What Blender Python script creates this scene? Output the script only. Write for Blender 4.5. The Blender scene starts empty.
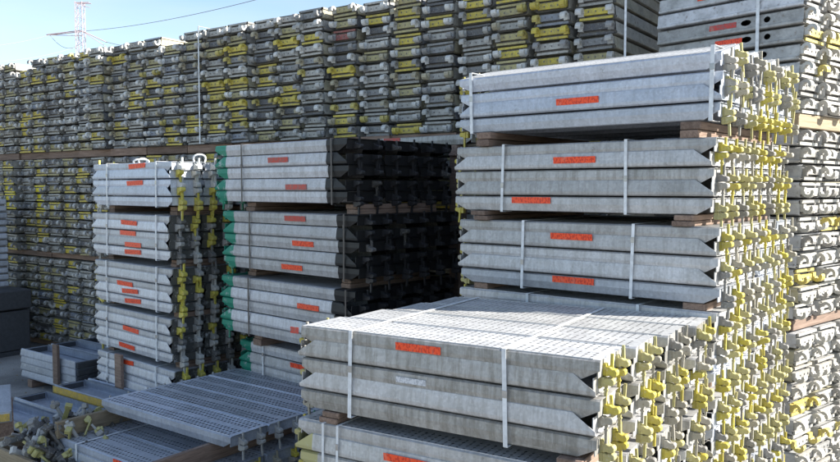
import bpy, bmesh, math, random
from mathutils import Vector, Matrix
random.seed(7)
R = math.radians
S = bpy.context.scene
COL = S.collection

# ---------------------------------------------------------------- camera, sky, sun, exposure
EYE = 2.1
F_PX, CX, CY, TILT = 780.0, 420.0, 231.0, math.atan(43 / 780)
cam_d = bpy.data.cameras.new('camera'); cam = bpy.data.objects.new('camera', cam_d); COL.objects.link(cam)
cam.location = (0, 0, EYE); cam.rotation_euler = (math.pi / 2 - TILT, 0, 0)
cam_d.sensor_width = 36; cam_d.lens = F_PX / 840 * 36
cam_d.clip_start = .05; cam_d.clip_end = 3000
S.camera = cam

SUN_AZ, SUN_EL = R(-10), R(31)        # angle from +X towards +Y
sdir = Vector((math.cos(SUN_AZ) * math.cos(SUN_EL), math.sin(SUN_AZ) * math.cos(SUN_EL), math.sin(SUN_EL)))
W = bpy.data.worlds.new('World'); S.world = W; W.use_nodes = True
nt = W.node_tree; nt.nodes.clear()
sky = nt.nodes.new('ShaderNodeTexSky'); sky.sky_type = 'NISHITA'; sky.sun_disc = False
sky.sun_elevation = SUN_EL; sky.sun_rotation = math.atan2(sdir.x, sdir.y)
sky.air_density = 1.0; sky.dust_density = .35; sky.ozone_density = 1.0
tc = nt.nodes.new('ShaderNodeTexCoord'); mp = nt.nodes.new('ShaderNodeMapping'); mp.inputs['Scale'].default_value = (1.2, 1.2, 6)
nz = nt.nodes.new('ShaderNodeTexNoise'); nz.inputs['Scale'].default_value = 2.2; nz.inputs['Detail'].default_value = 6
rp = nt.nodes.new('ShaderNodeValToRGB'); rp.color_ramp.elements[0].position = .42; rp.color_ramp.elements[1].position = .8
rp.color_ramp.elements[0].color = (.02, .02, .02, 1); rp.color_ramp.elements[1].color = (.42, .42, .42, 1)
mx = nt.nodes.new('ShaderNodeMix'); mx.data_type = 'RGBA'
bg = nt.nodes.new('ShaderNodeBackground'); bg.inputs['Strength'].default_value = .082
wo = nt.nodes.new('ShaderNodeOutputWorld')
L = nt.links
L.new(tc.outputs['Generated'], mp.inputs['Vector']); L.new(mp.outputs[0], nz.inputs['Vector']); L.new(nz.outputs['Fac'], rp.inputs[0])
L.new(rp.outputs[0], mx.inputs[0]); L.new(sky.outputs[0], mx.inputs[6]); mx.inputs[7].default_value = (4.2, 4.5, 5.0, 1)
L.new(mx.outputs[2], bg.inputs[0]); L.new(bg.outputs[0], wo.inputs[0])
sl = bpy.data.lights.new('sun', 'SUN'); sl.energy = 4.6; sl.angle = R(.53); sl.color = (1, .95, .86)
so = bpy.data.objects.new('sun', sl); COL.objects.link(so); so.rotation_euler = (-sdir).to_track_quat('-Z', 'Y').to_euler()
S.view_settings.view_transform = 'Standard'; S.view_settings.look = 'None'; S.view_settings.gamma = 1
S.view_settings.exposure = 1.52
S.cycles.max_bounces = 6; S.cycles.diffuse_bounces = 3

# ---------------------------------------------------------------- materials
def mat_base(name):
    m = bpy.data.materials.new(name); m.use_nodes = True
    n = m.node_tree; b = n.nodes['Principled BSDF']
    return m, n, b
def N(n, t, **k):
    o = n.nodes.new(t)
    for a, v in k.items():
        if a in o.inputs: o.inputs[a].default_value = v
        else: setattr(o, a, v)
    return o
def rgba(c): return (c[0], c[1], c[2], 1)
def ramp(n, src, p0, c0, p1, c1):
    r = n.nodes.new('ShaderNodeValToRGB'); e = r.color_ramp.elements
    e[0].position = p0; e[0].color = rgba(c0); e[1].position = p1; e[1].color = rgba(c1)
    n.links.new(src, r.inputs[0]); return r.outputs[0]
def mixc(n, fac, a, b, mode='MIX'):
    m = n.nodes.new('ShaderNodeMix'); m.data_type = 'RGBA'; m.blend_type = mode
    for v, i in ((fac, 0), (a, 6), (b, 7)):
        if hasattr(v, 'links'): n.links.new(v, m.inputs[i])
        elif i == 0: m.inputs[0].default_value = v
        else: m.inputs[i].default_value = rgba(v)
    return m.outputs[2]
def coords(n, scale=(1, 1, 1)):
    """object coordinates shifted by a random amount per object, so that copies differ"""
    t = N(n, 'ShaderNodeTexCoord'); oi = N(n, 'ShaderNodeObjectInfo')
    mul = N(n, 'ShaderNodeMath', operation='MULTIPLY'); n.links.new(oi.outputs['Random'], mul.inputs[0]); mul.inputs[1].default_value = 37.0
    add = N(n, 'ShaderNodeVectorMath', operation='ADD'); n.links.new(t.outputs['Object'], add.inputs[0]); n.links.new(mul.outputs[0], add.inputs[1])
    m = N(n, 'ShaderNodeMapping'); m.inputs['Scale'].default_value = scale
    n.links.new(add.outputs[0], m.inputs['Vector'])
    return m.outputs[0], oi, t
def bump(n, b, h, strength, dist=.002):
    bp = N(n, 'ShaderNodeBump'); bp.inputs['Strength'].default_value = strength; bp.inputs['Distance'].default_value = dist
    n.links.new(h, bp.inputs['Height']); n.links.new(bp.outputs[0], b.inputs['Normal'])

def galvanised(name, lo, hi, paint_shade=None, metallic=.35, rough=.5, wear=.5):
    m, n, b = mat_base(name)
    v, oi, t = coords(n)
    big = N(n, 'ShaderNodeTexNoise', Scale=5.0, Detail=5.0, Roughness=.65); n.links.new(v, big.inputs['Vector'])
    sp = N(n, 'ShaderNodeTexVoronoi', Scale=88.0); n.links.new(v, sp.inputs['Vector'])
    st, _, _ = coords(n, (34, 34, 3.0))
    drip = N(n, 'ShaderNodeTexNoise', Scale=1.0, Detail=4.0, Roughness=.7); n.links.new(st, drip.inputs['Vector'])
    c = ramp(n, big.outputs['Fac'], .3, lo, .7, hi)
    spc = ramp(n, sp.outputs['Color'], 0., (.76, .76, .78), 1., (1.15, 1.15, 1.15))
    c = mixc(n, .6, c, spc, 'MULTIPLY')
    dr = ramp(n, drip.outputs['Fac'], .40, (.66, .64, .60), .56, (1, 1, 1))
    c = mixc(n, wear, c, dr, 'MULTIPLY')
    rv = ramp(n, oi.outputs['Random'], 0., (.76, .76, .75), 1., (1.14, 1.15, 1.18))
    c = mixc(n, 1.0, c, rv, 'MULTIPLY')
    # whitish oxide blooms and small dirt specks
    bl = N(n, 'ShaderNodeTexNoise', Scale=16.0, Detail=6.0, Roughness=.75); n.links.new(v, bl.inputs['Vector'])
    c = mixc(n, ramp(n, bl.outputs['Fac'], .60, (0, 0, 0), .74, (.55, .55, .55)), c, (.60, .60, .58))
    c = mixc(n, ramp(n, bl.outputs['Fac'], .27, (.6, .6, .6), .38, (0, 0, 0)), c, (.13, .12, .10))
    sv, _, _ = coords(n, (2.0, 60, 170))
    scn = N(n, 'ShaderNodeTexNoise', Scale=1.0, Detail=3.0, Roughness=.6); n.links.new(sv, scn.inputs['Vector'])
    c = mixc(n, ramp(n, scn.outputs['Fac'], .66, (0, 0, 0), .72, (.45, .45, .45)), c, (.66, .66, .66))
    rs = N(n, 'ShaderNodeTexNoise', Scale=7.0, Detail=7.0, Roughness=.8); n.links.new(v, rs.inputs['Vector'])
    c = mixc(n, ramp(n, rs.outputs['Fac'], .66, (0, 0, 0), .76, (.6, .6, .6)), c, (.22, .13, .07))
    if paint_shade:  # end tones: real paint on some decks, painted shade on the left stack
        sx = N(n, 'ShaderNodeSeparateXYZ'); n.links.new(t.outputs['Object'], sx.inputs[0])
        for side, colr, lim in paint_shade:
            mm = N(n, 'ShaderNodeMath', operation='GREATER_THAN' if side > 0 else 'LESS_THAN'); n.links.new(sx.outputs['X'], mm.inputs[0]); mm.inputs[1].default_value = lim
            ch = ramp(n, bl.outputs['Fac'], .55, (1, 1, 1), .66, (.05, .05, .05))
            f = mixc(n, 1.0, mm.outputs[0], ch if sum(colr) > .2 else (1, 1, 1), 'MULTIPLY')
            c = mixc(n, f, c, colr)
    n.links.new(c, b.inputs['Base Color'])
    b.inputs['Metallic'].default_value = metallic
    rr = N(n, 'ShaderNodeMapRange'); n.links.new(big.outputs['Fac'], rr.inputs['Value'])
    rr.inputs['To Min'].default_value = rough - .12; rr.inputs['To Max'].default_value = rough + .18
    n.links.new(rr.outputs[0], b.inputs['Roughness'])
    bump(n, b, bl.outputs['Fac'], .35, .0015)
    return m
GALV = galvanised('galvanised_steel', (.42, .415, .405), (.57, .565, .56))
GALVB = galvanised('galvanised_steel_bright', (.46, .49, .54), (.60, .63, .69), wear=.3)
GALVD = galvanised('galvanised_steel_weathered', (.31, .305, .285), (.48, .47, .45), wear=.8)
GALVM = galvanised('galvanised_steel_green_and_black_ends', (.46, .46, .47), (.60, .60, .61), paint_shade=((-1, (.01, .21, .14), -.555), (1, (.012, .012, .013), .50)), metallic=.2)
GALVY = galvanised('galvanised_steel_yellow_end', (.42, .42, .41), (.56, .56, .55), paint_shade=((-1, (.42, .40, .20), -.62),))
GALVL = galvanised('galvanised_steel_shade_tinted_ends', (.48, .49, .51), (.61, .62, .64), paint_shade=((1, (.09, .09, .085), .690),), wear=.4)  # right ends darkened in the colour to stand in for shade
TRAY = galvanised('blue_grey_steel', (.31, .34, .40), (.44, .48, .55), wear=.3)
TOPG = galvanised('galvanised_top_sheet', (.52, .52, .52), (.68, .68, .67), wear=.25, rough=.5)

def painted(name, use_obj_color=True, color=(.5, .5, .5), dirt=.5, rough=.55, dirtc=(.16, .15, .13), scale=26.):
    m, n, b = mat_base(name)
    v, oi, t = coords(n)
    nz1 = N(n, 'ShaderNodeTexNoise', Scale=scale, Detail=6.0, Roughness=.7); n.links.new(v, nz1.inputs['Vector'])
    nz2 = N(n, 'ShaderNodeTexNoise', Scale=scale * 4, Detail=4.0, Roughness=.7); n.links.new(v, nz2.inputs['Vector'])
    src = oi.outputs['Color'] if use_obj_color else color
    c = mixc(n, ramp(n, nz1.outputs['Fac'], .35, (dirt,) * 3, .62, (0, 0, 0)), src, dirtc)
    c = mixc(n, ramp(n, nz2.outputs['Fac'], .56, (0, 0, 0), .68, (.7, .7, .7)), c, (.45, .44, .41))
    c = mixc(n, ramp(n, nz2.outputs['Fac'], .30, (.7, .7, .7), .40, (0, 0, 0)), c, (.16, .10, .055))
    n.links.new(c, b.inputs['Base Color']); b.inputs['Roughness'].default_value = rough; b.inputs['Metallic'].default_value = .1
    bump(n, b, nz2.outputs['Fac'], .4, .001)
    return m
CLAW = painted('cast_claw_paint', dirt=.35, dirtc=(.22, .20, .17))
PLATE = painted('end_plate_paint', dirt=.55)
DARKM = painted('dirty_dark_steel', False, (.17, .17, .17), dirt=.4, dirtc=(.08, .075, .07))
BODYB = painted('walkway_body_steel', dirt=.55, dirtc=(.12, .115, .10), scale=9.)
BODYP = painted('walkway_body_galvanised', dirt=.3, dirtc=(.2, .19, .17), scale=9.)

def wood(name, lo, hi):
    m, n, b = mat_base(name)
    v, oi, t = coords(n, (3, 40, 40))
    g = N(n, 'ShaderNodeTexNoise', Scale=1.6, Detail=7.0, Roughness=.7, Distortion=.6); n.links.new(v, g.inputs['Vector'])
    c = ramp(n, g.outputs['Fac'], .3, lo, .7, hi)
    rv = ramp(n, oi.outputs['Random'], 0., (.7, .68, .66), 1., (1.2, 1.15, 1.1)); c = mixc(n, 1., c, rv, 'MULTIPLY')
    n.links.new(c, b.inputs['Base Color']); b.inputs['Roughness'].default_value = .85
    bump(n, b, g.outputs['Fac'], .5, .002); return m
WOOD = wood('weathered_timber', (.12, .08, .06), (.32, .235, .19))
WOODL = wood('pale_plank', (.20, .155, .10), (.40, .33, .23))

def plain(name, c, rough=.6, metallic=0.):
    m, n, b = mat_base(name)
    v, oi, t = coords(n)
    z = N(n, 'ShaderNodeTexNoise', Scale=30., Detail=4.); n.links.new(v, z.inputs['Vector'])
    k = ramp(n, z.outputs['Fac'], .3, [x * .8 for x in c], .7, [min(1, x * 1.12) for x in c])
    n.links.new(k, b.inputs['Base Color']); b.inputs['Roughness'].default_value = rough; b.inputs['Metallic'].default_value = metallic
    return m
STRAPW = plain('white_plastic_band', (.72, .74, .76), .35)
SEAL = plain('crimp_seal_steel', (.42, .42, .42), .35, .7)
STRAPD = plain('dark_steel_band', (.10, .09, .085), .5, .4)
ROPE = plain('white_cord', (.85, .85, .83), .6)
PYL = plain('pylon_red_white_paint', (.42, .34, .36), .7)
WIRE = plain('aluminium_cable', (.25, .26, .28), .6)
BOXD = plain('dark_grey_plastic', (.055, .058, .065), .6)
YEL = painted('yellow_paint', False, (.62, .42, .05), dirt=.5)

def sticker(name, c, ink):
    m, n, b = mat_base(name)
    v, oi, t = coords(n, (1, 1, .55))
    z = N(n, 'ShaderNodeTexNoise', Scale=110., Detail=1.); n.links.new(v, z.inputs['Vector'])
    w = N(n, 'ShaderNodeTexNoise', Scale=22., Detail=3.); n.links.new(v, w.inputs['Vector'])
    k = mixc(n, ramp(n, z.outputs['Fac'], .50, (0, 0, 0), .56, (.85, .85, .85)), c, ink)
    k = mixc(n, ramp(n, w.outputs['Fac'], .6, (0, 0, 0), .75, (.4, .4, .4)), k, (.55, .30, .22))
    n.links.new(k, b.inputs['Base Color']); b.inputs['Roughness'].default_value = .45; return m
TAGO = sticker('orange_label', (.90, .085, .018), (.55, .03, .01))
TAGR = sticker('faded_red_label', (.50, .05, .035), (.30, .10, .09))
TAGW = sticker('white_label', (.62, .64, .68), (.40, .42, .46))

m, n, b = mat_base('yard_concrete')
t = N(n, 'ShaderNodeTexCoord')
a1 = N(n, 'ShaderNodeTexNoise', Scale=.9, Detail=8., Roughness=.65); n.links.new(t.outputs['Object'], a1.inputs['Vector'])
a2 = N(n, 'ShaderNodeTexNoise', Scale=60., Detail=4., Roughness=.7); n.links.new(t.outputs['Object'], a2.inputs['Vector'])
c = ramp(n, a1.outputs['Fac'], .38, (.14, .135, .13), .62, (.32, .31, .295))
c = mixc(n, .5, c, ramp(n, a2.outputs['Fac'], .35, (.6, .6, .6), .65, (1.2, 1.2, 1.2)), 'MULTIPLY')
n.links.new(c, b.inputs['Base Color']); b.inputs['Roughness'].default_value = .9; bump(n, b, a2.outputs['Fac'], .5, .004)
GROUND = m

# ---------------------------------------------------------------- mesh helpers
def mesh(name, verts, faces, mats, fm=None, smooth=False):
    me = bpy.data.meshes.new(name); me.from_pydata([tuple(v) for v in verts], [], faces)
    for q in (mats if isinstance(mats, (list, tuple)) else [mats]): me.materials.append(q)
    if fm: me.polygons.foreach_set('material_index', fm)
    if smooth: me.polygons.foreach_set('use_smooth', [True] * len(me.polygons))
    me.update(); return me
class MB:
    def __init__(s): s.v = []; s.f = []; s.m = []
    def poly(s, pts, mi=0):
        k = len(s.v); s.v += [Vector(p) for p in pts]; s.f.append(tuple(range(k, k + len(pts)))); s.m.append(mi)
    def box(s, x0, x1, y0, y1, z0, z1, mi=0, M=None):
        k = len(s.v)
        P = [Vector(p) for p in ((x0, y0, z0), (x1, y0, z0), (x1, y1, z0), (x0, y1, z0), (x0, y0, z1), (x1, y0, z1), (x1, y1, z1), (x0, y1, z1))]
        if M is not None: P = [M @ p for p in P]
        s.v += P
        for f in ((0, 3, 2, 1), (4, 5, 6, 7), (0, 1, 5, 4), (1, 2, 6, 5), (2, 3, 7, 6), (3, 0, 4, 7)):
            s.f.append(tuple(k + i for i in f)); s.m.append(mi)
    def prism_xz(s, pts, y0, y1, mi=0):
        """closed outline in the xz plane pushed from y0 to y1"""
        k = len(s.v); q = len(pts)
        s.v += [Vector((p[0], y0, p[1])) for p in pts] + [Vector((p[0], y1, p[1])) for p in pts]
        s.f.append(tuple(range(k, k + q))); s.f.append(tuple(range(k + 2 * q - 1, k + q - 1, -1))); s.m += [mi, mi]
        for i in range(q):
            j = (i + 1) % q; s.f.append((k + j, k + i, k + q + i, k + q + j)); s.m.append(mi)
    def tube(s, pts, r, seg=6, mi=0):
        pts = [Vector(p) for p in pts]; k = len(s.v)
        for i, p in enumerate(pts):
            d = (pts[min(i + 1, len(pts) - 1)] - pts[max(i - 1, 0)]).normalized()
            a = d.cross(Vector((0, 0, 1)));
            if a.length < .05: a = d.cross(Vector((1, 0, 0)))
            a.normalize(); c = d.cross(a)
            s.v += [p + (a * math.cos(2 * math.pi * j / seg) + c * math.sin(2 * math.pi * j / seg)) * r for j in range(seg)]
        for i in range(len(pts) - 1):
            for j in range(seg):
                j2 = (j + 1) % seg
                s.f.append((k + i * seg + j, k + i * seg + j2, k + (i + 1) * seg + j2, k + (i + 1) * seg + j)); s.m.append(mi)
        s.f.append(tuple(k + j for j in range(seg))[::-1]); s.f.append(tuple(k + (len(pts) - 1) * seg + j for j in range(seg))); s.m += [mi, mi]
    def mesh(s, name, mats, smooth=False, bevel=0):
        me = mesh(name, s.v, s.f, mats, s.m, smooth)
        if True:
            b = bmesh.new(); b.from_mesh(me)
            bmesh.ops.remove_doubles(b, verts=b.verts, dist=1e-5)
            bmesh.ops.recalc_face_normals(b, faces=b.faces)
            if bevel:
                bmesh.ops.bevel(b, geom=[e for e in b.edges if len(e.link_faces) == 2 and e.calc_face_angle(0) > .5], offset=bevel, segments=1, affect='EDGES')
            b.to_mesh(me); b.free()
        return me
def link(name, me, parent=None, loc=(0, 0, 0), rot=None, color=None):
    o = bpy.data.objects.new(name, me); COL.objects.link(o)
    o.location = loc
    if rot is not None: o.rotation_euler = rot
    if parent is not None: o.parent = parent
    if color is not None: o.color = rgba(color)
    return o
def tag(o, label=None, cat=None, group=None, kind=None):
    if label: o['label'] = label
    if cat: o['category'] = cat
    if group: o['group'] = group
    if kind: o['kind'] = kind
    return o
def hole_cell(mb, P, x0, x1, y0, y1, cx, cy, rx, ry, rot):
    """rectangle x0..x1,y0..y1 with an eight sided slot cut out; P maps (a,b) to 3D"""
    xm, ym = (x0 + x1) / 2, (y0 + y1) / 2
    outer = [(x1, ym), (x1, y1), (xm, y1), (x0, y1), (x0, ym), (x0, y0), (xm, y0), (x1, y0)]
    inner = []
    for i in range(8):
        a = i * math.pi / 4
        ex, ey = rx * math.cos(a), ry * math.sin(a)
        inner.append((cx + ex * math.cos(rot) - ey * math.sin(rot), cy + ex * math.sin(rot) + ey * math.cos(rot)))
    for i in range(8):
        j = (i + 1) % 8
        mb.poly([P(*outer[i]), P(*outer[j]), P(*inner[j]), P(*inner[i])])

# ---------------------------------------------------------------- deck with claws (type seen side on)
TOPZ, BOTZ = .071, -.014
def deck_body(Lh, mat, top=True, cham=.15, zc=.05):
    """channel of bent sheet: flat top, two flanges with cut corners, plates across the ends"""
    prof = [(.146, TOPZ), (.155, TOPZ - .007), (.157, zc), (.152, .006), (.149, BOTZ + .004), (.141, BOTZ)]
    def xh(z): return Lh if z >= zc else Lh - cham * (zc - z) / (zc - BOTZ)
    mb = MB()
    for s in (-1, 1):
        xs = [-1, -.62, -.2, .2, .62, 1]
        for off in (0, .0028):
            for i in range(len(prof) - 1):
                (ya, za), (yb, zb) = prof[i], prof[i + 1]
                for k in range(5):
                    q = [(xs[k] * xh(za), s * (ya - off), za), (xs[k + 1] * xh(za), s * (ya - off), za), (xs[k + 1] * xh(zb), s * (yb - off), zb), (xs[k] * xh(zb), s * (yb - off), zb)]
                    mb.poly(q)
        for e in (-1, 1):
            for i in range(len(prof) - 1):
                (ya, za), (yb, zb) = prof[i], prof[i + 1]
                mb.poly([(e * xh(za), s * ya, za), (e * xh(zb), s * yb, zb), (e * xh(zb), s * (yb - .0028), zb), (e * xh(za), s * (ya - .0028), za)])
    if top:
        mb.box(-Lh, Lh, -.146, .146, TOPZ - .0025, TOPZ)
    for e in (-1, 1):
        x0, x1 = sorted((e * (Lh - .014), e * (Lh - .010)))
        mb.box(x0, x1, -.148, .148, .0, TOPZ - .004)
    me = mesh('deck_body', mb.v, mb.f, mat, mb.m); return me
def perforated(Lh, mat, fine=False):
    mb = MB()
    nx = int(2 * Lh / .034); dx = 2 * Lh / nx
    rows = 9 if fine else 7; y0 = -.146; dy = .292 / rows
    for r in range(rows):
        for i in range(nx):
            xa, xb = -Lh + i * dx, -Lh + (i + 1) * dx; ya, yb = y0 + r * dy, y0 + (r + 1) * dy
            up = .0
            if i in (0, nx - 1) or r in ((4,) if fine else (3,)):
                mb.poly([(xa, ya, TOPZ), (xb, ya, TOPZ), (xb, yb, TOPZ), (xa, yb, TOPZ)])
            else:
                P = lambda a, b2: Vector((a, b2, TOPZ))
                hole_cell(mb, P, xa, xb, ya, yb, (xa + xb) / 2, (ya + yb) / 2,   .0105 if fine else .0140, .0040 if fine else .0076, 1.25 if fine else 1.9)
    # pressed ribs standing proud along the panel
    for r in (0, rows):
        yy = y0 + r * dy; yy = max(-.143, min(.143, yy))
        mb.box(-Lh + .03, Lh - .03, yy - .003, yy + .003, TOPZ, TOPZ + .0025)
    me = mesh('perforated_panel', mb.v, mb.f, mat, mb.m)
    b2 = bmesh.new(); b2.from_mesh(me); bmesh.ops.remove_doubles(b2, verts=b2.verts, dist=1e-5); b2.to_mesh(me); b2.free()
    return me
def claw_mesh(var, kind):
    """kind 0: one lobe with a short pin above; 1: one lobe with a long pin; 2: two lobes and a hanging pin"""
    mb = MB()
    d = (0, .004, -.003)[var]
    up = [(.006, .001), (.016, .001), (.020, .005), (.030, .002), (.044 + d, .001), (.053 + d, .007), (.054 + d, .021), (.047 + d, .030), (.036, .029), (.029, .032), (.022, .038), (.006, .038)]
    mb.box(-.012, .008, -.013, .013, .000, .048)
    mb.prism_xz(up, -.0165, .0165)
    if kind == 2:
        mb.prism_xz([(p[0], -p[1]) for p in up], -.0165, .0165)
        mb.box(-.012, .0085, -.0125, .0125, -.038, -.0005)
    me = mb.mesh('claw', CLAW, bevel=.0022)
    mb = MB()
    if kind == 2: mb.box(.018, .029, -.005, .005, -(.098, .086, .11)[var], -.024); mb.box(.017, .028, -.004, .006, .024, .078)
    elif kind == 1: mb.box(.018, .029, -.009, .001, .026, (.116, .106, .122)[var]); mb.box(.015, .032, -.011, .003, .050, .056)
    else: mb.box(.018, .029, .001, .011, .026, (.078, .072, .086)[var])
    me2 = mb.mesh('pin', CLAW)
    bm = bmesh.new(); bm.from_mesh(me); bm.from_mesh(me2); bm.to_mesh(me); bm.free()
    bpy.data.meshes.remove(me2)
    return me
CLAWS = [[claw_mesh(i, k) for i in range(3)] for k in range(3)]
CLAWK = plain('black_cast_claw', (.022, .022, .025), .5)
CLAWSK = []
for row in CLAWS:
    CLAWSK.append([])
    for me_ in row:
        q_ = me_.copy(); q_.materials.clear(); q_.materials.append(CLAWK); CLAWSK[-1].append(q_)
def pick(table):
    r = random.random() * sum(w for w, _ in table)
    for w, c in table:
        r -= w
        if r <= 0:
            k = random.uniform(.88, 1.1); return tuple(min(.9, x * k) for x in c)
    return table[-1][1]
CLAW_SUN = [(6, (.50, .42, .04)), (7, (.43, .39, .15)), (4, (.32, .30, .24)), (3, (.22, .215, .205)), (2, (.38, .36, .31))]
CLAW_M = [(6, (.04, .042, .046)), (3, (.08, .08, .085))]
CLAW_G = [(1, (.0, .28, .17))]

ORD = ['top', 'second', 'third', 'fourth', 'fifth', 'sixth']
ROW = ['front row', 'second row in', 'third row in', 'back row']
STACKS = {}
class Stack:
    """face corner = front right foot of the face, a = heading of the long side (degrees)"""
    def __init__(s, x, y, a, Ln, k=1.0):
        s.k = k; s.kz = k
        s.o = Vector((x, y, 0)); a = R(a); s.a = a; s.L = Ln
        s.d = Vector((math.cos(a), -math.sin(a), 0)); s.n = Vector((math.sin(a), math.cos(a), 0))
    def p(s, u, v, z):      # u = metres left of the right end, v = metres behind the face
        return s.o - s.d * u + s.n * v + Vector((0, 0, z))
    def hit(s, px, py):     # where a sight line meets the face: (u, z)
        cx, cz = (px - CX) / F_PX, -(py - CY) / F_PX
        r = Vector((cx, math.cos(TILT) + cz * math.sin(TILT), -math.sin(TILT) + cz * math.cos(TILT)))
        t = s.o.dot(s.n) / r.dot(s.n); q = Vector((0, 0, EYE)) + r * t
        return -(q - s.o).dot(s.d), q.z
_bodies = {}
def body_for(Lh, mat, top, inv=False):
    k = (Lh, mat.name, top, inv)
    if k not in _bodies: _bodies[k] = deck_body(Lh, mat, top, .098 if inv else .085, .050 if inv else .030)
    return _bodies[k]
_perf = {}
def label_mesh(w, h, mat):
    mb = MB(); mb.box(-w / 2, w / 2, -.0006, .0006, -h / 2, h / 2); return mb.mesh('label', mat)
LBL = {}
DECKS = []
E_STACK = None
def add_deck(st, uoff, v, zc, inv, mats, claws, claw_left, perf, label, group, claw_cols, left_cols=None, voff=0, lone=False):
    Lh = st.L / 2 / st.k
    mat = mats if not isinstance(mats, list) else random.choice(mats)
    bd = body_for(Lh, mat, not perf, inv)
    jr = random.uniform(-.006, .006)
    loc = st.p(st.L / 2 + uoff, v + .157 * st.k + voff, zc)
    o = link('steel_deck', bd, None, loc, (math.pi if inv else 0, 0, -st.a + random.uniform(-.004, .004)))
    tag(o, label, 'scaffold deck', group)
    if perf:
        k = (Lh, st is not E_STACK and st.o.y < 4.3)
        if k not in _perf: _perf[k] = perforated(Lh, TOPG if k[1] else GALVB, k[1])
        link('perforated_panel', _perf[k], o)
    for e in ([1] if claws else []) + ([-1] if claw_left else []):
        for s in (-1, 1):
            c = pick(claw_cols if e == 1 else (left_cols or claw_cols))
            rz = 0 if e == 1 else math.pi
            fam = CLAWSK if (claw_cols is CLAW_M and e == 1 and random.random() < .9) else CLAWS
            link('claw', random.choice(fam[2 if lone else (1 if inv and e == 1 else 0)]), o, (e * (Lh - .004), s * .078 + random.uniform(-.006, .006), random.uniform(-.001, .003)),
                 (random.gauss(0, .035), random.gauss(0, .045), rz + random.gauss(0, .05)), c).scale = ((1.35,) * 3 if st is LEFT else (1, 1, 1))
    DECKS.append((st, o, inv, zc, v))
    o['_z'] = zc; return o
def add_bundle(st, key, ztop, bname, bi, cols, mats, group, perf=False, layers=5, stag=0., cc=CLAW_SUN, lc=None, w=.317, left=(0,), u0=0., scheme=None, ncl=9, tilt=0, v0=0.):
    """rows of decks laid back to back: an upright one on an upturned one"""
    out = []
    sch = (scheme or [(0, .071), (1, .071), (0, .222), (1, .222), (0, .373)])[:layers]
    for li, (inv, dz) in enumerate(sch):
        for c in range(cols):
            lab = f'{ORD[li]} layer deck, {ROW[min(c, 3)]}, of {bname}'
            voff = (-.009 if inv else 0)
            u = u0 - stag * c + random.uniform(-.012, .012) + (.006 if inv else 0)
            o = add_deck(st, u, c * w + v0 + random.uniform(-.002, .002), ztop - dz * st.kz, inv, mats, c < ncl, c in left, perf and li == 0, lab, group, cc, lc, voff, li == len(sch) - 1 or tilt > 0)
            o.scale = (st.k, st.k, st.kz)
            if tilt and li == 0: o.rotation_euler[0] += R(tilt)
            out.append((o, li, c))
    return out
def add_label(st, px, py, mat, w, h=.026, rot=0, text=None):
    u, z = st.hit(px, py)
    best = None
    for (s2, o, inv, zc, v) in DECKS:
        if s2 is st and v < .25:
            lo, hi = (zc - TOPZ * st.kz, zc - BOTZ * st.kz) if inv else (zc + .010 * st.kz, zc + TOPZ * st.kz)
            d = abs(z - (lo + hi) / 2)
            if best is None or d < best[0]: best = (d, o, inv, zc)
    d, o, inv, zc = best
    zz = z - zc
    lo, hi = (-.052, -.006) if inv else (.032, .050)
    zz = max(lo * st.kz, min(hi * st.kz, zz))
    w /= st.k
    k = (w, h, mat.name)
    if k not in LBL: LBL[k] = label_mesh(w, h, mat)
    bpy.context.view_layer.update()
    world = st.p(u, -.0035 - (.009 if inv else 0) + (.2 if st is MID and zc < MZ[3] else 0), zc + zz)
    loc = o.matrix_world.inverted() @ world
    # follow the slant of the flange
    sl = -.055
    t = link('label', LBL[k], o, loc, (sl if not inv else math.pi + sl * -1 * -1, 0, random.uniform(-.0, .0)))
    t.rotation_euler = ((0.09 if abs(zz) < .045 else 0), rot, 0)
    return t
def strap(st, px, ztop, zbot, depth, mat, label, group, w=.017, tilt=0., vo=0.):
    u, _ = st.hit(px[0], px[1]); v0, v1 = -.013, depth + .004
    mb = MB(); t = .0018
    P = lambda uu, v, z: (uu, v, z)
    mb.box(-w / 2, w / 2, v0 - t, v0, zbot - .004, ztop + .004)
    mb.box(-w / 2, w / 2, v1, v1 + t, zbot - .004, ztop + .004)
    mb.box(-w / 2, w / 2, v0, v1, ztop + .0045, ztop + .0045 + t)
    mb.box(-w / 2, w / 2, v0, v0 + .10, zbot - .006, zbot - .006 + t)
    # lean the band a little so it does not run perfectly plumb
    for q in mb.v: q.x += tilt * (q.z - zbot)
    o = link('strapping_band', mb.mesh('strapping_band', mat), None, st.p(u, vo, 0), (0, 0, -st.a))
    sm = MB(); zz = zbot + (ztop - zbot) * random.uniform(.25, .8); sm.box(-w * .62 + tilt * (zz - zbot), w * .62 + tilt * (zz - zbot), v0 - .0045, v0 - .0019, zz, zz + .030)
    link('seal', sm.mesh('seal', STRAPD if mat is STRAPD else SEAL, bevel=.0008), o)
    return tag(o, label, 'strap', group)
def batten(st, u, ztop, label, depth=1.2, w=.10, h=.036, n=2, mat=None, v0=-.01, group='timbers between the bundles'):
    for k in range(n):
        mb = MB(); dd = random.uniform(-.012, .012); ww = w + random.uniform(-.012, .012)
        mb.box(-.5 * depth, .5 * depth, -ww / 2, ww / 2, -h + .0015, -.0015)
        me = mb.mesh('timber_batten', mat or WOOD, bevel=.003)
        o = link('timber_batten', me, None, st.p(u + dd, v0 + depth / 2, ztop - k * h), (0, 0, -st.a + math.pi / 2 + random.uniform(-.02, .02)))
        lab = label if n == 1 else (('upper ', 'lower ')[k] + label)
        tag(o, lab, 'timber', group)

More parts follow.
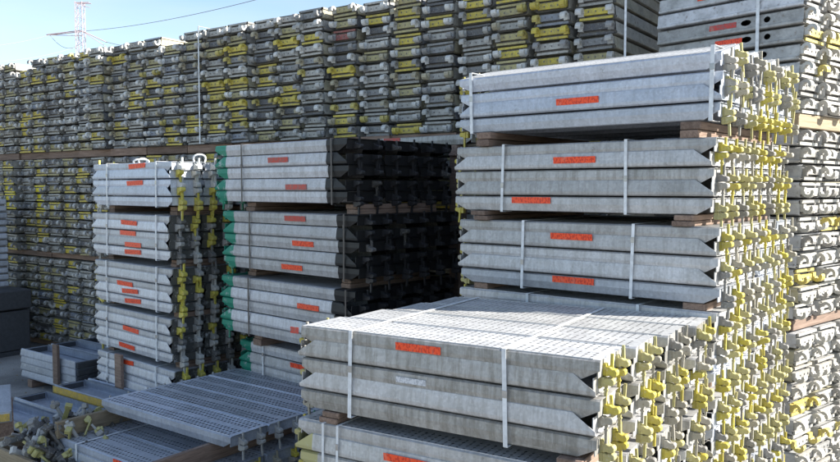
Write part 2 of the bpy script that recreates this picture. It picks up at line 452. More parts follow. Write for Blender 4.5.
# ---------------------------------------------------------------- ground
mb = MB(); mb.poly([(-900, -300, 0), (900, -300, 0), (900, 1500, 0), (-900, 1500, 0)])
g = link('ground', mesh('ground', mb.v, mb.f, GROUND)); tag(g, kind='structure')

mb = MB(); rg = random.Random(5)
for i in range(900):
    x, y = rg.uniform(-7.5, -2.2), rg.uniform(5.2, 10.2); r = rg.uniform(.004, .016); a_ = rg.uniform(0, 3)
    mb.poly([(x + r * math.cos(a_ + k * 2.09), y + r * math.sin(a_ + k * 2.09), .0006) for k in range(3)])
    k = len(mb.v) - 3; mb.v.append(Vector((x, y, r * .9)))
    for q in range(3): mb.f.append((k + q, k + (q + 1) % 3, k + 3)); mb.m.append(0)
g2 = link('gravel', mesh('gravel', mb.v, mb.f, WOODL)); tag(g2, 'loose grit and wood chips scattered on the concrete yard', 'grit', kind='stuff')

# ---------------------------------------------------------------- stacks of side-on decks
FRONT = Stack(.672, 2.90, 31.3, 1.445)
RIGHT = Stack(1.47, 3.85, 40.0, 1.60)
MID = Stack(-.405 * 1.18, 4.60 * 1.18, 42.0, 1.37 * 1.18, 1.18); MID.kz = 1.18 * .885
LEFT = Stack(-2.10, 6.60, 42.0, 1.42)

G_F = 'decks strapped in the front stack'; G_R = 'decks strapped in the tall right stack'
G_M = 'green ended decks in the middle stack'; G_L = 'decks strapped in the left stack'
for bi, (z, nm) in enumerate(((1.452, 'the top bundle of the nearest stack'), (1.005, 'the second bundle of the nearest stack'), (.56, 'the lowest bundle of the nearest stack'))):
    add_bundle(FRONT, 'f', z, nm, bi, 4, [GALV, GALV, GALVD] if bi == 0 else [GALV, GALVD, GALVY], G_F, perf=bi < 2, stag=.05, w=.312, u0=(0, .02, .0)[bi])
RZ = (2.795, 2.352, 1.905, 1.478, 1.04, .595)
RN = ('top', 'second', 'third', 'fourth', 'fifth', 'lowest')
for bi, z in enumerate(RZ):
    sch = [(0, .058), (0, .192), (1, .192), (0, .343)] if bi == 0 else None
    add_bundle(RIGHT, 'r', z, f'the {RN[bi]} bundle of the tall right stack', bi, 4, [GALVB] if bi == 0 else ([GALV, GALV, GALVD] if bi == 1 else [GALV, GALV, GALVB]), G_R,
               perf=bi in (0, 3), w=.317, scheme=sch, tilt=15 if bi == 0 else 0, u0=(-.005, .02, -.01, .0, 0, 0)[bi])
MZ = (2.448, 1.912, 1.378, .800, .27)
for bi, z in enumerate(MZ):
    add_bundle(MID, 'm', z, bname=f'the {RN[bi]} bundle of the green ended stack', bi=bi, cols=3 if bi < 3 else 1, mats=[GALVM], group=G_M, w=.317 * 1.18, layers=(5, 5, 5, 4, 2)[bi], v0=.2 if bi > 2 else 0., scheme=[(0, .071), (1, .1025), (0, .248), (1, .2795), (0, .425)], cc=CLAW_M, lc=CLAW_G, u0=(.03, -.07, -.02, .0, 0)[bi])
LZ = (2.325, 1.862, 1.41, .975, .525)
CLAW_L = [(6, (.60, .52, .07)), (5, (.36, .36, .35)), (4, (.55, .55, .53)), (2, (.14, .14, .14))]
CLAW_LIT = [(4, (.66, .56, .08)), (6, (.66, .66, .63))]  # paled in the colour so the top claws read as sunlit
for bi, z in enumerate(LZ):
    add_bundle(LEFT, 'l', z, f'the {RN[bi]} bundle of the far left stack', bi, 3, [GALVL if bi else GALVB], G_L, w=.317, cc=CLAW_L if bi else CLAW_LIT, u0=(0, .03, .0, .02, 0)[bi], perf=False)  # top bundle goes without the painted shade on its ends

# battens under every bundle
for st, zs, nm, us, hh in ((FRONT, (1.452, 1.005, .56), 'nearest', (.10, 1.27), .035), (RIGHT, RZ, 'tall right', (.17, 1.42), .034),
                           (MID, MZ, 'green ended', (.12, 1.30), .034), (LEFT, LZ, 'far left', (.14, 1.30), .033)):
    for bi, z in enumerate(zs):
        nx = zs[bi + 1] if bi + 1 < len(zs) else 0.
        low = z - (.388 if st is not MID else (.462, .462, .462, .37, .18)[bi]) if not (st is RIGHT and bi == 0) else z - .358
        gap = low - nx
        for k, u in enumerate(us):
            uu = u + random.uniform(-.04, .04)
            nmb = ('lowest' if bi == len(zs) - 1 else RN[bi]) if st is not FRONT else ('top', 'second', 'lowest')[bi]
            n_ = 2 if gap > .05 else 1; inset = .10 if st in (MID, LEFT) else 0
            if gap < .012: continue
            batten(st, uu, low - .0005, f"timber, {('right', 'left')[k]} end, under {nmb} bundle of {nm} stack", depth=1.23 if st not in (MID, LEFT) else .86, n=n_, h=gap / n_, w=.105, v0=random.uniform(-.03, .03) + inset + (.2 if st is MID and bi > 2 else 0))

# straps
def bands(st, lst, zt, h, depth, mat, nm, **k):
    for i, p in enumerate(lst):
        side = ('left', 'right', 'middle')[i] if len(lst) > 1 else 'single'
        strap(st, p, zt, zt - h, depth, mat, f'{"dark steel" if mat is STRAPD else "white plastic"} band, {side} side, round {nm}', 'bands round the bundles', tilt=random.uniform(-.03, .03), **k)
bands(FRONT, [(351, 390), (507, 400)], 1.452, .388, 1.255, STRAPW, 'top bundle of nearest stack', w=.019)
bands(FRONT, [(324, 445), (338, 448)], 1.005, .388, 1.255, STRAPW, 'second bundle of nearest stack', w=.012)
bands(RIGHT, [(473, 105), (712, 95)], RZ[0], .358, 1.27, STRAPW, 'top bundle of tall right stack', w=.021)
bands(RIGHT, [(503, 178), (627, 170)], RZ[1], .388, 1.27, STRAPW, 'second bundle of tall right stack')
bands(RIGHT, [(523, 256), (632, 262)], RZ[2], .388, 1.27, STRAPW, 'third bundle of tall right stack')
bands(RIGHT, [(529, 305), (640, 312)], RZ[3], .388, 1.27, STRAPW, 'fourth bundle of tall right stack')
bands(MID, [(243, 175), (333, 175)], MZ[0], .462, .955 * 1.18, STRAPD, 'top bundle of green ended stack', w=.016)
bands(MID, [(251, 250), (345, 250)], MZ[1], .462, .955 * 1.18, STRAPD, 'second bundle of green ended stack', w=.016)
bands(MID, [(250, 310), (347, 310)], MZ[2], .462, .955 * 1.18, STRAPD, 'third bundle of green ended stack', w=.016)
bands(MID, [(244, 365), (300, 365)], MZ[3], .37, .38, STRAPW, 'fourth bundle of green ended stack', w=.016, vo=.2)
for bi, z in enumerate(LZ):
    bands(LEFT, [(108 - bi, 185), (157 - bi * .8, 185)], z, .388, .955, STRAPW, f'{RN[bi]} bundle of far left stack', w=.021)

# labels stuck on the side flanges
for st, lst in ((RIGHT, [(578, 101), (575, 160), (531, 200), (572, 236), (573, 279)]),):
    for x, y in lst: add_label(st, x, y, TAGO, .262, .036)
add_label(FRONT, 418, 350.5, TAGO, .225, .034); add_label(FRONT, 411, 381, TAGW, .15, .026); add_label(FRONT, 407, 460, TAGO, .23, .034)
add_label(FRONT, 295, 330, TAGR, .05, .03)
for x, y in ((279, 160), (297, 187), (295, 222), (303, 248), (292, 273), (309, 307), (281, 371)): add_label(MID, x, y, TAGR if y < 240 else TAGO, .245, .038)
for x, y in ((137, 166), (135, 183), (130, 222), (128, 230), (134, 246), (133, 255), (125, 284), (131, 291), (133, 301), (131, 329), (127, 346), (126, 362)): add_label(LEFT, x, y, TAGO, .29, .042, random.uniform(-.06, .06))

# ---------------------------------------------------------------- walkway decks seen end on (the high wall) and in the far right stack
PB = .111
def body_b(Ln, holes=False):
    mb = MB()
    prof = [(-.150, .0), (-.158, .004), (-.158, .018), (-.150, .022), (-.143, .090), (-.128, .098), (.128, .098), (.143, .090), (.150, .022), (.158, .018), (.158, .004), (.150, .0)]
    q = len(prof)
    for i in range(q):
        j = (i + 1) % q
        (ya, za), (yb, zb) = prof[i], prof[j]
        if holes and i == 3:        # the camera side flange gets round and oval openings
            seg = [(0, .16, None), (.16, .30, (.23, .022)), (.30, .44, (.37, .036)), (.44, .60, (.52, .036)), (.60, Ln, None)]
            for x0, x1, h in seg:
                P = lambda a, t: Vector((-a, ya + (yb - ya) * t, za + (zb - za) * t))
                if h: hole_cell(mb, P, x0, x1, 0, 1, h[0], .5, h[1], .30, 0)
                else: mb.poly([P(x0, 0), P(x1, 0), P(x1, 1), P(x0, 1)])
        else:
            mb.poly([(0, ya, za), (-Ln, ya, za), (-Ln, yb, zb), (0, yb, zb)])
    mb.poly([(-.02, y, z) for y, z in prof], 1); mb.poly([(-Ln + .02, y, z) for y, z in prof], 1)
    me = mesh('walkway_body', mb.v, mb.f, [BODYB, DARKM], mb.m)
    return me
BB = body_b(1.5); BR = body_b(1.02); BRH = body_b(1.02, True)
mb = MB()
mb.prism_xz([(0, 0), (.012, .002), (.012, .050), (0, .052)], -.108, .108)
mb.box(.010, .016, -.006, .000, .02, .032, 1); mb.box(.010, .016, .050, .058, .022, .034, 1); mb.box(.010, .016, -.062, -.054, .022, .034, 1)
mb.box(-.004, .008, -.13, .13, -.034, -.016)
EPL = mb.mesh('end_plate', [PLATE, DARKM], bevel=0)
def hook_b(r0, r1, w):
    mb = MB(); c = Vector((.040, 0)); outer = []; inner = []
    for k in range(9):
        a = R(185 - k * 27)
        outer.append((c.x + r1 * math.cos(a), c.y + r1 * math.sin(a))); inner.append((c.x + r0 * math.cos(a), c.y + r0 * math.sin(a)))
    for k in range(8):
        q = [outer[k], outer[k + 1], inner[k + 1], inner[k]]
        mb.poly([(p[0], -w, p[1]) for p in q]); mb.poly([(p[0], w, p[1]) for p in q][::-1])
        mb.poly([(outer[k][0], -w, outer[k][1]), (outer[k + 1][0], -w, outer[k + 1][1]), (outer[k + 1][0], w, outer[k + 1][1]), (outer[k][0], w, outer[k][1])])
        mb.poly([(inner[k][0], -w, inner[k][1]), (inner[k + 1][0], -w, inner[k + 1][1]), (inner[k + 1][0], w, inner[k + 1][1]), (inner[k][0], w, inner[k][1])])
    for k in (0, 8): mb.poly([(outer[k][0], -w, outer[k][1]), (outer[k][0], w, outer[k][1]), (inner[k][0], w, inner[k][1]), (inner[k][0], -w, inner[k][1])])
    mb.box(-.01, .018, -w * .9, w * .9, -.028, .020)
    return mb.mesh('claw', CLAW, bevel=0)
HK = [hook_b(.017, .036, .021), hook_b(.014, .034, .024)]
PLATES = [(24, (.62, .50, .06)), (18, (.44, .39, .18)), (18, (.38, .38, .36)), (12, (.24, .25, .26)), (9, (.08, .085, .10)), (14, (.48, .47, .44)), (4, (.26, .29, .35)), (.5, (.30, .07, .06))]
HOOKS = [(7, (.66, .66, .64)), (7, (.46, .46, .44)), (4, (.28, .28, .28)), (2, (.5, .42, .10)), (3, (.40, .36, .25))]
BODYC = [(5, (.52, .51, .47)), (3, (.36, .355, .34)), (2, (.13, .135, .15)), (4, (.50, .46, .34)), (1, (.38, .40, .45))]
PALE_H = [(6, (.48, .47, .44)), (3, (.30, .29, .28)), (1, (.56, .47, .12))]
PALE_P = [(6, (.55, .54, .50)), (3, (.42, .40, .36)), (1, (.62, .50, .10)), (1, (.30, .30, .30))]
PALE_B = [(6, (.54, .55, .56)), (3, (.44, .44, .43)), (1, (.44, .41, .28)), (3, (.60, .61, .64))]
def cname(c):
    r, g, b = c
    if r > .45 and b < .12: return 'yellow'
    if r > .3 and b < .5 * r: return 'tan'
    if r > g * 2: return 'red'
    if b > r * 1.3: return 'blue grey'
    if r < .15: return 'black'
    if r < .26: return 'dark grey'
    return 'pale grey'
WALL = Stack(1.44, 5.77, 35.0, 1)
def ordn(n):
    return ['first', 'second', 'third', 'fourth', 'fifth', 'sixth', 'seventh', 'eighth', 'ninth', 'tenth', 'eleventh', 'twelfth', 'thirteenth', 'fourteenth', 'fifteenth', 'sixteenth', 'seventeenth', 'eighteenth', 'nineteenth', 'twentieth', 'twenty-first', 'twenty-second', 'twenty-third', 'twenty-fourth', 'twenty-fifth', 'twenty-sixth', 'twenty-seventh', 'twenty-eighth', 'twenty-ninth', 'thirtieth', 'thirty-first', 'thirty-second'][n - 1]
def walkway(M, ang, body, label, group, pt, ht, bt, tiltz, flip=.38):
    """M: position of the middle of the near end at the deck's foot"""
    o = link('walkway_deck', body, None, M, (random.uniform(-.014, .014), random.uniform(-.004, .004), ang + tiltz), pick(bt))
    pc = pick(pt)
    tag(o, label.replace('@', cname(pc)), 'walkway deck', group)
    link('end_plate', EPL, o, (.0, random.uniform(-.006, .006), .036), (0, random.uniform(-.03, .03), 0), pc)
    hc = pick(ht)
    if flip and random.random() < flip:
        o.rotation_euler[0] += math.pi; o.location.z += .099
    yl = pc if (cname(pc) == 'yellow' and random.random() < .25) else None
    for s in (-1, 1):
        c = yl or (hc if random.random() < .75 else pick(ht))
        link('claw', random.choice(HK), o, (.002, s * .118 + random.uniform(-.005, .005), .058 + random.uniform(-.005, .005)), (random.uniform(-.1, .1), random.uniform(-.12, .12), random.uniform(-.1, .1)), c)
    return o
TIERS = [(2.57, 11), (1.26, 11), (.08, 10)]
NCOL = 27; CW = .350
near_cols = 21
mass = MB(); mass_m = []
MASSMATS = [BODYB]
def color_mat(name, c, dirt=.55, scale=26.): return painted(name, False, c, dirt=dirt, scale=scale)
MASSMATS = [color_mat('mass_dark_body', (.32, .31, .28), scale=6.), color_mat('mass_yellow_plate', (.68, .54, .05)), color_mat('mass_tan_plate', (.42, .37, .16)), color_mat('mass_grey_plate', (.40, .40, .38)),
            color_mat('mass_charcoal_plate', (.13, .135, .15)), color_mat('mass_blue_grey_plate', (.22, .25, .31)), color_mat('mass_pale_claw', (.60, .60, .58)), color_mat('mass_grey_claw', (.3, .3, .3)), color_mat('mass_bright_yellow', (.75, .62, .01), dirt=.2)]
def mesh_into(mb, me, M, mi, keep=None):
    k = len(mb.v)
    mb.v += [M @ v.co for v in me.vertices]
    for p in me.polygons: mb.f.append(tuple(k + i for i in p.vertices)); mb.m.append(mi)
colz = []
for c in range(NCOL):
    set_back = random.uniform(-.03, .05)
    twist = random.uniform(-.03, .03)
    for ti, (zb, rows) in enumerate(TIERS):
        rr = rows
        if ti == 0: rr = rows - (1 if c in (14, 23, 26) else 0)
        sb = set_back + random.uniform(-.02, .02)
        for r in range(rr):
            u = .175 + c * CW + random.uniform(-.012, .012)
            if r: sb += random.uniform(-.006, .006)
            pos = WALL.p(u, sb + random.uniform(-.018, .018), zb + r * PB)
            ang = -WALL.a - math.pi / 2
            if ti == 0 and c < near_cols:
                walkway(pos, ang, BB, f'walkway deck with @ end plate, {ordn(rr - r)} from the top, {ordn(c + 1)} column from right', 'walkway decks stacked in the high back wall', PLATES, HOOKS, BODYC, twist)
            else:
                M = Matrix.Translation(pos) @ Matrix.Rotation(ang + twist, 4, 'Z') @ Matrix.Rotation(random.uniform(-.02, .02), 4, 'X')
                if random.random() < .4: M = M @ Matrix.Translation((0, 0, .099)) @ Matrix.Rotation(math.pi, 4, 'X')
                mesh_into(mass, BB, M, 0)
                bright = ti == 1 and c in (24, 22) and r in (5, 6, 7)
                mi = 8 if bright else random.choices([1, 2, 3, 4, 5, 0], [24, 24, 26, 12, 7, 5])[0]
                mesh_into(mass, EPL, M @ Matrix.Translation((0, 0, .036)), mi)
                hm = random.choice([6, 7, 7, 0])
                for s in (-1, 1): mesh_into(mass, HK[0], M @ Matrix.Translation((.002, s * .118, .058)), hm)
    # bearers under the tiers
for ti, (zb, h) in enumerate(((2.57, .09), (1.26, .07), (.08, .08))):
    for c in range(0, NCOL - 1, 2):
        for q, vv in enumerate((.10, 1.15)):
            mb = MB(); mb.box(-.36, .34, -.05, .05, -h + .002, -.002)
            o = link('timber_bearer', mb.mesh('timber_bearer', WOOD, bevel=.004), None, WALL.p(.35 + c * CW, vv + random.uniform(-.03, .03), zb), (0, 0, -WALL.a + random.uniform(-.03, .03)))
            tag(o, f'timber bearer, {("front", "rear")[q]} line, {ordn(c // 2 + 1)} from right, under the {("top", "middle", "bottom")[ti]} tier of the wall', 'timber', 'timber bearers under the wall tiers')
for c in range(NCOL + 9):  # added rear rank, closes gaps that let sun and sky through
    sb = 1.58 + random.uniform(-.02, .02)
    for r in range(45 if c < 4 else 38):
        M = Matrix.Translation(WALL.p(.175 + (c - 1) * CW, sb, .02 + r * .0972)) @ Matrix.Rotation(-WALL.a - math.pi / 2, 4, 'Z')
        mesh_into(mass, BB, M, 0)
mo = link('stacked_decks', mesh('stacked_decks', mass.v, mass.f, MASSMATS, mass.m)); tag(mo, 'far left, lower and added rear walkway decks of the high wall behind the bundles', 'walkway decks', kind='stuff')

FAR = Stack(2.37, 4.90, 49.0, 1.02)
frows = []
for zb, rows in TIERS:
    for r in range(rows): frows.append(zb + r * PB)
frows.sort(reverse=True)
for i, z in enumerate(frows):
    for c in range(2):
        hol = BRH if i in (6, 7, 5) else BR
        pos = FAR.p(random.uniform(-.02, .02), .16 + c * CW, z)
        walkway(pos, -FAR.a, hol if c == 0 else BR, f'sunlit @ ended walkway deck, {ordn(i + 1)} from the top, {("front", "second")[c]} row of far right stack', 'walkway decks of the far right stack', PALE_P, PALE_H, PALE_B, random.uniform(-.01, .01), 0 if hol is BRH or (c == 0 and i < 12) else .45)
# the rows behind, of which the photo shows no more than their edges, and unseen rows added on top
mb = MB()
for z in frows + [3.79 + k * PB for k in range(5)]:  # the topmost rows are unseen, added to shade the side of the wall
    for c in range(2 if z < 3.78 else 0, 5):
        M = Matrix.Translation(FAR.p(random.uniform(-.02, .02), .16 + c * CW, z)) @ Matrix.Rotation(-FAR.a, 4, 'Z')
        mesh_into(mb, BR, M, 3); mesh_into(mb, EPL, M @ Matrix.Translation((0, 0, .036)), 3)
        for s in (-1, 1): mesh_into(mb, HK[0], M @ Matrix.Translation((.002, s * .118, .058)), 6)
o = link('stacked_decks', mesh('stacked_decks', mb.v, mb.f, MASSMATS, mb.m)); tag(o, 'back rows and added unseen top rows of pale walkway decks in the far right stack', 'walkway decks', kind='stuff')
for ti, (zb, h) in enumerate(((2.57, .09), (1.26, .07), (.08, .08))):
    for q, u in enumerate((.06, .85)):
        mb = MB(); mb.box(-.85, .85, -.05, .05, -h + .002, -.002)
        o = link('timber_bearer', mb.mesh('timber_bearer', WOOD if ti else WOODL, bevel=.004), None, FAR.p(u, .86, zb), (0, 0, -FAR.a + math.pi / 2))
        tag(o, f'timber bearer at the {("right", "left")[q]} end under the {("top", "middle", "bottom")[ti]} tier of far right stack', 'timber', 'timber bearers under the far right stack')
def face_label(st, x, y, mat, w, h, v, par):
    u, z = st.hit(x, y)
    best = min((o for o in par), key=lambda o: abs(o.location.z + .055 - z))
    bpy.context.view_layer.update()
    loc = best.matrix_world.inverted() @ st.p(u, v, z)
    link('label', label_mesh(w, h, mat), best, (loc.x, -.1495, .055), (-.10, 0, 0))
fars = [o for o in COL.objects if o.name.startswith('walkway_deck') and o.get('group') == 'walkway decks of the far right stack' and 'front' in o['label']]
for x, y, m_ in ((709, 4, TAGO), (722, 28, TAGR), (727, 45, TAGO)): face_label(FAR, x, y, m_, .19, .036, 0, fars)
u, _ = FAR.hit(757, 60)
for k, (zt, zb) in enumerate(((3.79, 2.57), (2.48, 1.26))):
    mb = MB(); mb.box(-.011, .011, -.006, -.004, zb, zt + .004); mb.box(-.011, .011, -.006, .7, zt + .004, zt + .006)
    o = link('strapping_band', mb.mesh('band', STRAPW), None, FAR.p(u, 0, 0), (0, 0, -FAR.a)); tag(o, f'white band down the {("top", "middle")[k]} tier of the far right stack', 'strap', 'bands round the far right stack')
for k, (px, py) in enumerate(((629, 30), (205, 110))):
    u, _ = WALL.hit(px, py)
    mb = MB(); mb.box(-.008, .008, -.075, -.073, 2.57, 3.80); mb.box(-.008, .008, -.075, 1.4, 3.80, 3.802)
    o = link('strapping_band', mb.mesh('band', STRAPW), None, WALL.p(u, 0, 0), (0, 0, -WALL.a)); tag(o, ('thin white band at the right edge of the high wall', 'thin white band near the left part of the high wall')[k], 'strap', 'bands on the high wall')

# deck lying behind the green ended stack, seen over its top
BACK = Stack(.42, 6.35, 42.0, 1.45)
add_deck(BACK, 0, 0, 2.47, False, GALVD, True, False, False, 'single grey deck lying behind and above the green ended stack', None, CLAW_SUN)
add_label(BACK, 392, 134, TAGR, .20, .04)
batten(BACK, .2, 2.455, 'timber post stack under the single deck behind green ended stack', depth=.3, n=1, h=.09)
b_ = bpy.context.view_layer
mb = MB()
for uu in (.2, 1.2): mb.box(uu - .05, uu + .05, .02, .30, 0, 2.36)
for k, uu in enumerate((.2, 1.2)):
    mb = MB(); mb.box(-.05, .05, .02, .30, 0, 2.365 if k == 0 else 2.454)
    o = link('timber_post', mb.mesh('post', WOOD), None, BACK.p(uu, 0, 0), (0, 0, -BACK.a)); tag(o, f'upright timber at the {("right", "left")[k]} end under the single deck', 'timber', 'posts behind the green ended stack')

# ---------------------------------------------------------------- lower left: deck on boards on a bundle
E = Stack(-1.18, 4.80, 36.9, 1.45)
LOW = Stack(-1.40, 4.57, 36.9, 1.45)
add_bundle(LOW, 'e', .335, 'the low bundle at bottom left', 0, 4, [GALVB, TRAY], 'decks of the low bundle at bottom left', perf=True, layers=4, w=.317, left=(0, 1))
strap(LOW, (78, 455), .335, .03, 1.27, STRAPW, 'white plastic band round the low bundle at bottom left', None)
add_label(LOW, 119, 458, TAGO, .13, .03)
for c in range(4):
    add_deck(E, random.uniform(-.008, .012), c * .317, .543 - TOPZ, False, [GALVB, TRAY], True, True, True, f'perforated deck on the boards at bottom left, {ROW[c]}', 'perforated decks on the two boards', [(4, (.42, .43, .43)), (1, (.0, .2, .12))], lone=True)
for k, (uu, ll, m_) in enumerate(((1.43, 1.35, WOODL), (.20, 1.6, WOOD))):
    mb = MB(); mb.box(-ll / 2, ll / 2, -.019, .019, 0, .119)
    o = link('wooden_board', mb.mesh('board', m_, bevel=.003), None, LOW.p(uu, ll / 2 - .03 - (.2 if k else 0), .3365), (0, 0, -LOW.a + math.pi / 2 + (.0, .03)[k]))
    tag(o, ('pale board on edge under the left end of the perforated decks', 'brown board on edge under the right end of the perforated decks')[k], 'board', 'boards under the perforated decks')
for k, uu in enumerate((.2, 1.25)):
    batten(LOW, uu, .030, f'timber on the ground, {("right", "left")[k]} end of the low bundle', n=1, h=.03)

# ---------------------------------------------------------------- trays: short steel channels lying open side up
_tr = {}
mb = MB(); mb.box(-.03, .016, -.140, .140, .002, .062); CAP = mb.mesh('end_cap', BOXD, bevel=.006)
def tray(st, u, v, z, Ln, label, group, mat=TRAY, edge=None):
    k = (Ln, mat.name)
    if k not in _tr: _tr[k] = deck_body(Ln / 2, mat, True, .012)
    o = link('steel_tray', _tr[k], None, st.p(u + Ln / 2, v + .157, z - BOTZ), (math.pi, 0, -st.a + random.uniform(-.008, .008)))
    o.location.z = z + TOPZ - .0
    tag(o, label, 'tray', group)
    for e in (-1, 1): link('end_cap', CAP, o, (e * Ln / 2, 0, 0))
    if edge:
        mb = MB(); mb.box(-Ln / 2, Ln / 2, .1585, .1625, -.008, .060)
        link('edge_board', mb.mesh('edge', edge), o)
    return o
BOXS = Stack(-3.40, 7.60, 36.9, 1.09)
for r in range(4):
    for c in range(3):
        tray(BOXS, random.uniform(-.01, .01), c * .32, .085 + r * .0735, 1.09, f'blue grey open tray, {ordn(4 - r)} layer down, {("front", "middle", "back")[c]} row, short stack', 'blue grey trays in the short stack')
for k, uu in enumerate((.15, .9)): batten(BOXS, uu, .084, f'timber under the {("right", "left")[k]} end of the short tray stack', depth=1.0, n=1, h=.083)
mb = MB(); mb.box(-.045, .045, -.03, .0, 0, .40)
o = link('wooden_post', mb.mesh('post', WOOD, bevel=.003), None, BOXS.p(BOXS.hit(59, 370)[0], -.012, .13), (0, 0, -BOXS.a)); tag(o, 'upright brown wooden post against the short tray stack', 'post')
mb = MB(); mb.box(-.06, .06, -.03, .0, 0, .56)
o = link('wooden_post', mb.mesh('post', WOOD, bevel=.003), None, LEFT.p(LEFT.hit(124, 380)[0], -.03, 0), (0, 0, -LEFT.a)); tag(o, 'upright wooden post before the lowest bundle of far left stack', 'post')
PL = Stack(-2.20, 6.30, 36.9, 1.7)
tray(PL, .0, .0, .17, 1.55, 'blue tray with yellow painted long edge lying by the perforated decks', 'long trays on the ground', edge=YEL)
for i, (u, v, z) in enumerate(((-.0, .33, .17), (.05, .66, .15), (.10, -.33, .11), (.16, -.65, .09))):
    tray(PL, u, v, z, 1.55, f'blue steel tray on the ground, {("just behind", "second behind", "just before", "second before")[i]} the yellow edged tray', 'long trays on the ground')
for k, uu in enumerate((.25, 1.25)): batten(PL, uu, .089, f'timber under the {("right", "left")[k]} part of the long trays', depth=1.6, n=1, h=.087, v0=-.66)

# ---------------------------------------------------------------- wooden bin heaped with loose couplers
BIN = Stack(-2.42, 5.05, 36.9, 1.2)
ro = bpy.data.objects.new('wooden_bin', None); COL.objects.link(ro); ro.location = BIN.p(.5, .4, 0); ro.rotation_euler = (0, 0, -BIN.a)
tag(ro, 'grey wooden bin full of loose couplers at the bottom left corner', 'bin')
for nm, (x0, x1, y0, y1) in (('side_board', (-.5, .5, -.4, -.372)), ('side_board', (-.5, .5, .372, .4)), ('end_board', (-.5, -.472, -.37, .37)), ('end_board', (.472, .5, -.37, .37))):
    for k in range(2):
        mb = MB(); mb.box(x0, x1, y0, y1, .03 + k * .105, .13 + k * .105); link(nm, mb.mesh(nm, WOODL if k else WOOD, bevel=.002), ro)
mb = MB(); mb.box(-.47, .47, -.37, .37, .02, .045); link('floor_board', mb.mesh('floor_board', WOOD), ro)
def coupler(kind):
    mb = MB()
    if kind == 0:
        mb.prism_xz([(-.05, -.02), (.0, -.035), (.05, -.02), (.06, .01), (.035, .035), (.02, .01), (-.02, .01), (-.035, .035), (-.06, .01)], -.022, .022); mb.tube([(0, -.01, .0), (0, -.085, .0)], .009)
    elif kind == 1:
        mb.box(-.12, .12, -.018, .018, -.006, .006); mb.prism_xz([(.09, .004), (.13, .004), (.14, .03), (.10, .045), (.085, .03)], -.02, .02); mb.box(-.13, -.10, -.025, .025, -.01, .03)
    else:
        mb.tube([(-.16, 0, 0), (.16, 0, 0)], .014, 8); mb.tube([(.12, -.03, 0), (.12, .03, 0)], .024, 8); mb.box(-.165, -.13, -.02, .02, -.006, .03)
    me = mb.mesh('coupler', CLAW, bevel=.002)
    return me
CP = [coupler(0), coupler(1), coupler(2)]
cq = CLAWS[2][0].copy()
for v_ in cq.vertices: v_.co = v_.co * 1.45
CP[0] = cq
cols = [(4, (.42, .39, .13)), (4, (.26, .26, .25)), (4, (.14, .14, .135)), (2, (.42, .42, .40)), (4, (.05, .05, .05))]
rnd = random.Random(3)
for i in range(85):
    a = rnd.uniform(-.43, .43); b2 = rnd.uniform(-.33, .33)
    hz = .10 + .24 * (1 - (a / .55) ** 2) * (1 - (b2 / .45) ** 2) * rnd.uniform(.35, 1.05) + .05
    p = BIN.p(.5, .4, 0) + BIN.d * a + BIN.n * b2
    c_ = pick(cols)
    o = link('loose_coupler', CP[rnd.choice((0, 0, 1, 1, 2))], None, (p.x, p.y, hz), (rnd.uniform(-1.4, 1.4), rnd.uniform(-1.2, 1.2), rnd.uniform(0, 6.3)), c_)
    nm_ = 'pale grey' if c_[2] > .36 else ('olive yellow' if c_[2] < .6 * c_[0] else ('black' if c_[0] < .1 else 'dull grey'))
    tag(o, f'{nm_} {("lobed coupler", "flat bracket", "round bar piece")[CP.index(o.data)]} lying loose in the heap in the wooden bin', 'coupler', 'loose couplers heaped in the bin')
# yellow ended plank behind the bin
mb = MB(); mb.box(-.9, .0, -.09, .09, 0, .09, 0); mb.box(.0005, .02, -.08, .08, .01, .08, 1)
o = link('yellow_ended_plank', mb.mesh('plank', [GALVB, YEL], bevel=.006), None, (-3.17, 5.78, .33), (0, 0, R(-62))); tag(o, 'pale plank with yellow cap lying at the left edge behind the couplers', 'plank')
mb = MB(); mb.box(-.42, -.3, -.1, .1, 0, .329); mb.box(-.8, -.7, -.1, .1, 0, .329)
o = link('timber_block', mb.mesh('block', WOOD), None, (-3.17, 5.78, 0), (0, 0, R(-62))); tag(o, 'timber blocks holding up the yellow capped plank', 'timber')

# ---------------------------------------------------------------- dark container and pale sheets at the left edge
a = R(-36.9)
ro = bpy.data.objects.new('dark_container', None); COL.objects.link(ro); ro.location = (-5.32, 9.35, 0); ro.rotation_euler = (0, 0, a)
tag(ro, 'dark grey lidded container at the left edge before the high wall', 'container')
mb = MB(); mb.box(-1.2, -.02, .02, .62, .06, .56); link('body', mb.mesh('body', BOXD, bevel=.012), ro)
mb = MB(); mb.box(-1.22, .0, .0, .64, .58, .82); link('lid', mb.mesh('lid', BOXD, bevel=.015), ro)
mb = MB(); mb.box(-.28, -.16, -.012, .004, .66, .70); link('handle', mb.mesh('handle', STRAPD, bevel=.003), ro)
for x in (-1.0, -.75, -.5, -.25):
    mb = MB(); mb.box(x, x + .04, .006, .0195, .09, .54); link('rib', mb.mesh('rib', BOXD, bevel=.003), ro)
for x in (-1.15, -.64, -.12):
    mb = MB(); mb.box(x, x + .1, .03, .61, 0, .058); link('skid', mb.mesh('skid', BOXD), ro)
for k in range(13):
    mb = MB(); mb.box(-.62, .0, .0, .5, 0, .066)
    o = link('pale_sheet', mb.mesh('sheet', GALVB, bevel=.012), None, Vector((-5.60, 9.62, .835 + k * .088)), (0, 0, a + random.uniform(-.02, .02)))
    tag(o, f'pale metal panel, {ordn(13 - k)} from the top of the pile on the dark container', 'panel', 'pale panels piled on the container')
    mb = MB(); mb.box(-.6, -.02, .02, .48, -.0185, -.001)
    link('spacer', mb.mesh('spacer', DARKM), o)

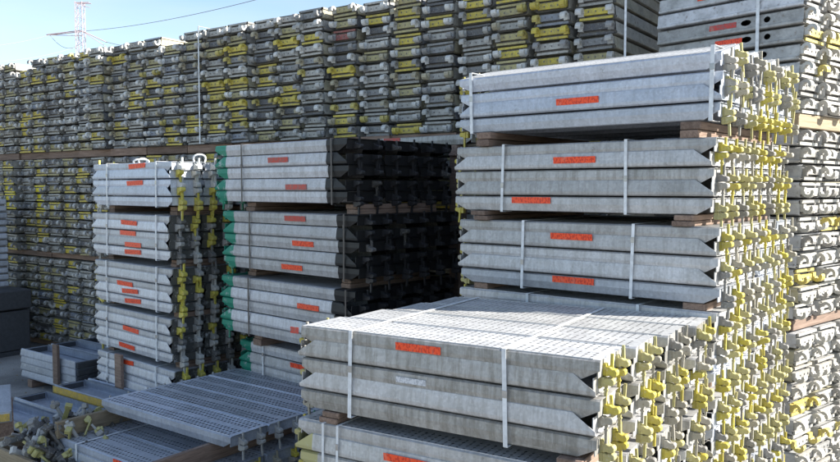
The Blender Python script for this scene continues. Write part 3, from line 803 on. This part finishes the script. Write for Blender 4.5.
# ---------------------------------------------------------------- white tied cords on top of the left stack
def loop(st, u, v, z, w, h, label):
    mb = MB(); pts = []
    for k in range(15):
        t = k / 14 * math.pi; pts.append((math.cos(t) * w, math.sin(t * 2) * .03, math.sin(t) * h + .006))
    mb.tube(pts, .008, 7)
    o = link('tied_cord', mb.mesh('cord', ROPE, smooth=True), None, st.p(u, v, z), (0, 0, -st.a + .2)); tag(o, label, 'cord', 'white cords on top of the left stack')
loop(LEFT, .72, .12, 2.312, .085, .045, 'white cord loop on the middle of the far left stack')
loop(LEFT, .93, .25, 2.312, .03, .06, 'small white cord loop left of the larger one')
loop(LEFT, .04, .30, 2.312, .055, .075, 'white cord loop above the sunlit claws of the far left stack')

# ---------------------------------------------------------------- pylon and lines
def at(px, py, Y):
    cx, cz = (px - CX) / F_PX, -(py - CY) / F_PX
    r = Vector((cx, math.cos(TILT) + cz * math.sin(TILT), -math.sin(TILT) + cz * math.cos(TILT)))
    return Vector((0, 0, EYE)) + r * (Y / r.y)
base = at(82, 100, 150); topz = at(82, 2, 150).z; X0 = base.x
ro = bpy.data.objects.new('electricity_pylon', None); COL.objects.link(ro); ro.location = (X0, 150, 0)
tag(ro, 'faint lattice power pylon rising beyond the left of the wall', 'pylon')
mb = MB(); hw = lambda z: .66 + 1.6 * max(0, 1 - z / (topz * .75)) ** 1.4
Z = [k * topz / 22 for k in range(23)]
for k in range(22):
    z0, z1 = Z[k], Z[k + 1]; a0, a1 = hw(z0), hw(z1)
    for sx, sy in ((-1, -1), (1, -1), (1, 1), (-1, 1)): mb.tube([(sx * a0, sy * a0, z0), (sx * a1, sy * a1, z1)], .065, 4)
    for (sx, sy), (tx, ty) in (((-1, -1), (1, -1)), ((1, -1), (1, 1)), ((1, 1), (-1, 1)), ((-1, 1), (-1, -1))):
        mb.tube([(sx * a0, sy * a0, z0), (tx * a1, ty * a1, z1)], .035, 4); mb.tube([(tx * a0, ty * a0, z0), (sx * a1, sy * a1, z1)], .035, 4)
link('tower', mb.mesh('tower', PYL), ro)
za = at(82, 32, 150).z
for e0, e1 in (((47, 35), (82, 31)), ((82, 31), (106, 42)), ((76, 3), (90, 3))):
    A, B = at(e0[0], e0[1], 150), at(e1[0], e1[1], 150); mb = MB()
    for dy in (-.5, .5): mb.tube([(A.x - X0, dy * .6, A.z), (B.x - X0, dy, B.z)], .09, 4)
    mb.tube([(A.x - X0, 0, A.z), (B.x - X0, 0, B.z - .9)], .06, 4)
    link('cross_arm', mb.mesh('cross_arm', PYL), ro)
def wire(p0, p1, sag, r, label, y0=150, y1=150):
    A, B = at(*p0, y0), at(*p1, y1); mb = MB()
    pts = [A.lerp(B, t / 16) - Vector((0, 0, sag * 4 * (t / 16) * (1 - t / 16))) for t in range(17)]
    mb.tube(pts, r, 5); o = link('power_line', mb.mesh('line', WIRE), None); 
    for v in o.data.vertices: v.co -= A
    o.location = A; tag(o, label, 'power line', 'power lines to the pylon')
wire((-60, 50), (50, 35), .6, .05, 'power line from the left arm of the pylon to the left edge', 110, 150)
wire((-60, 62), (82, 45), 1.2, .05, 'lower power line running left from the pylon', 110, 150)
wire((86, 31), (300, -12), .8, .045, 'power line rising right from the pylon to the frame top', 150, 95)
wire((106, 42), (260, 34), 2.0, .05, 'power line running right behind the wall top', 150, 130)
wire((50, 35), (82, 42), 1.8, .045, 'short drooping jumper cable below the left arm of the pylon')
for o in list(COL.objects):
    if '_z' in o: del o['_z']
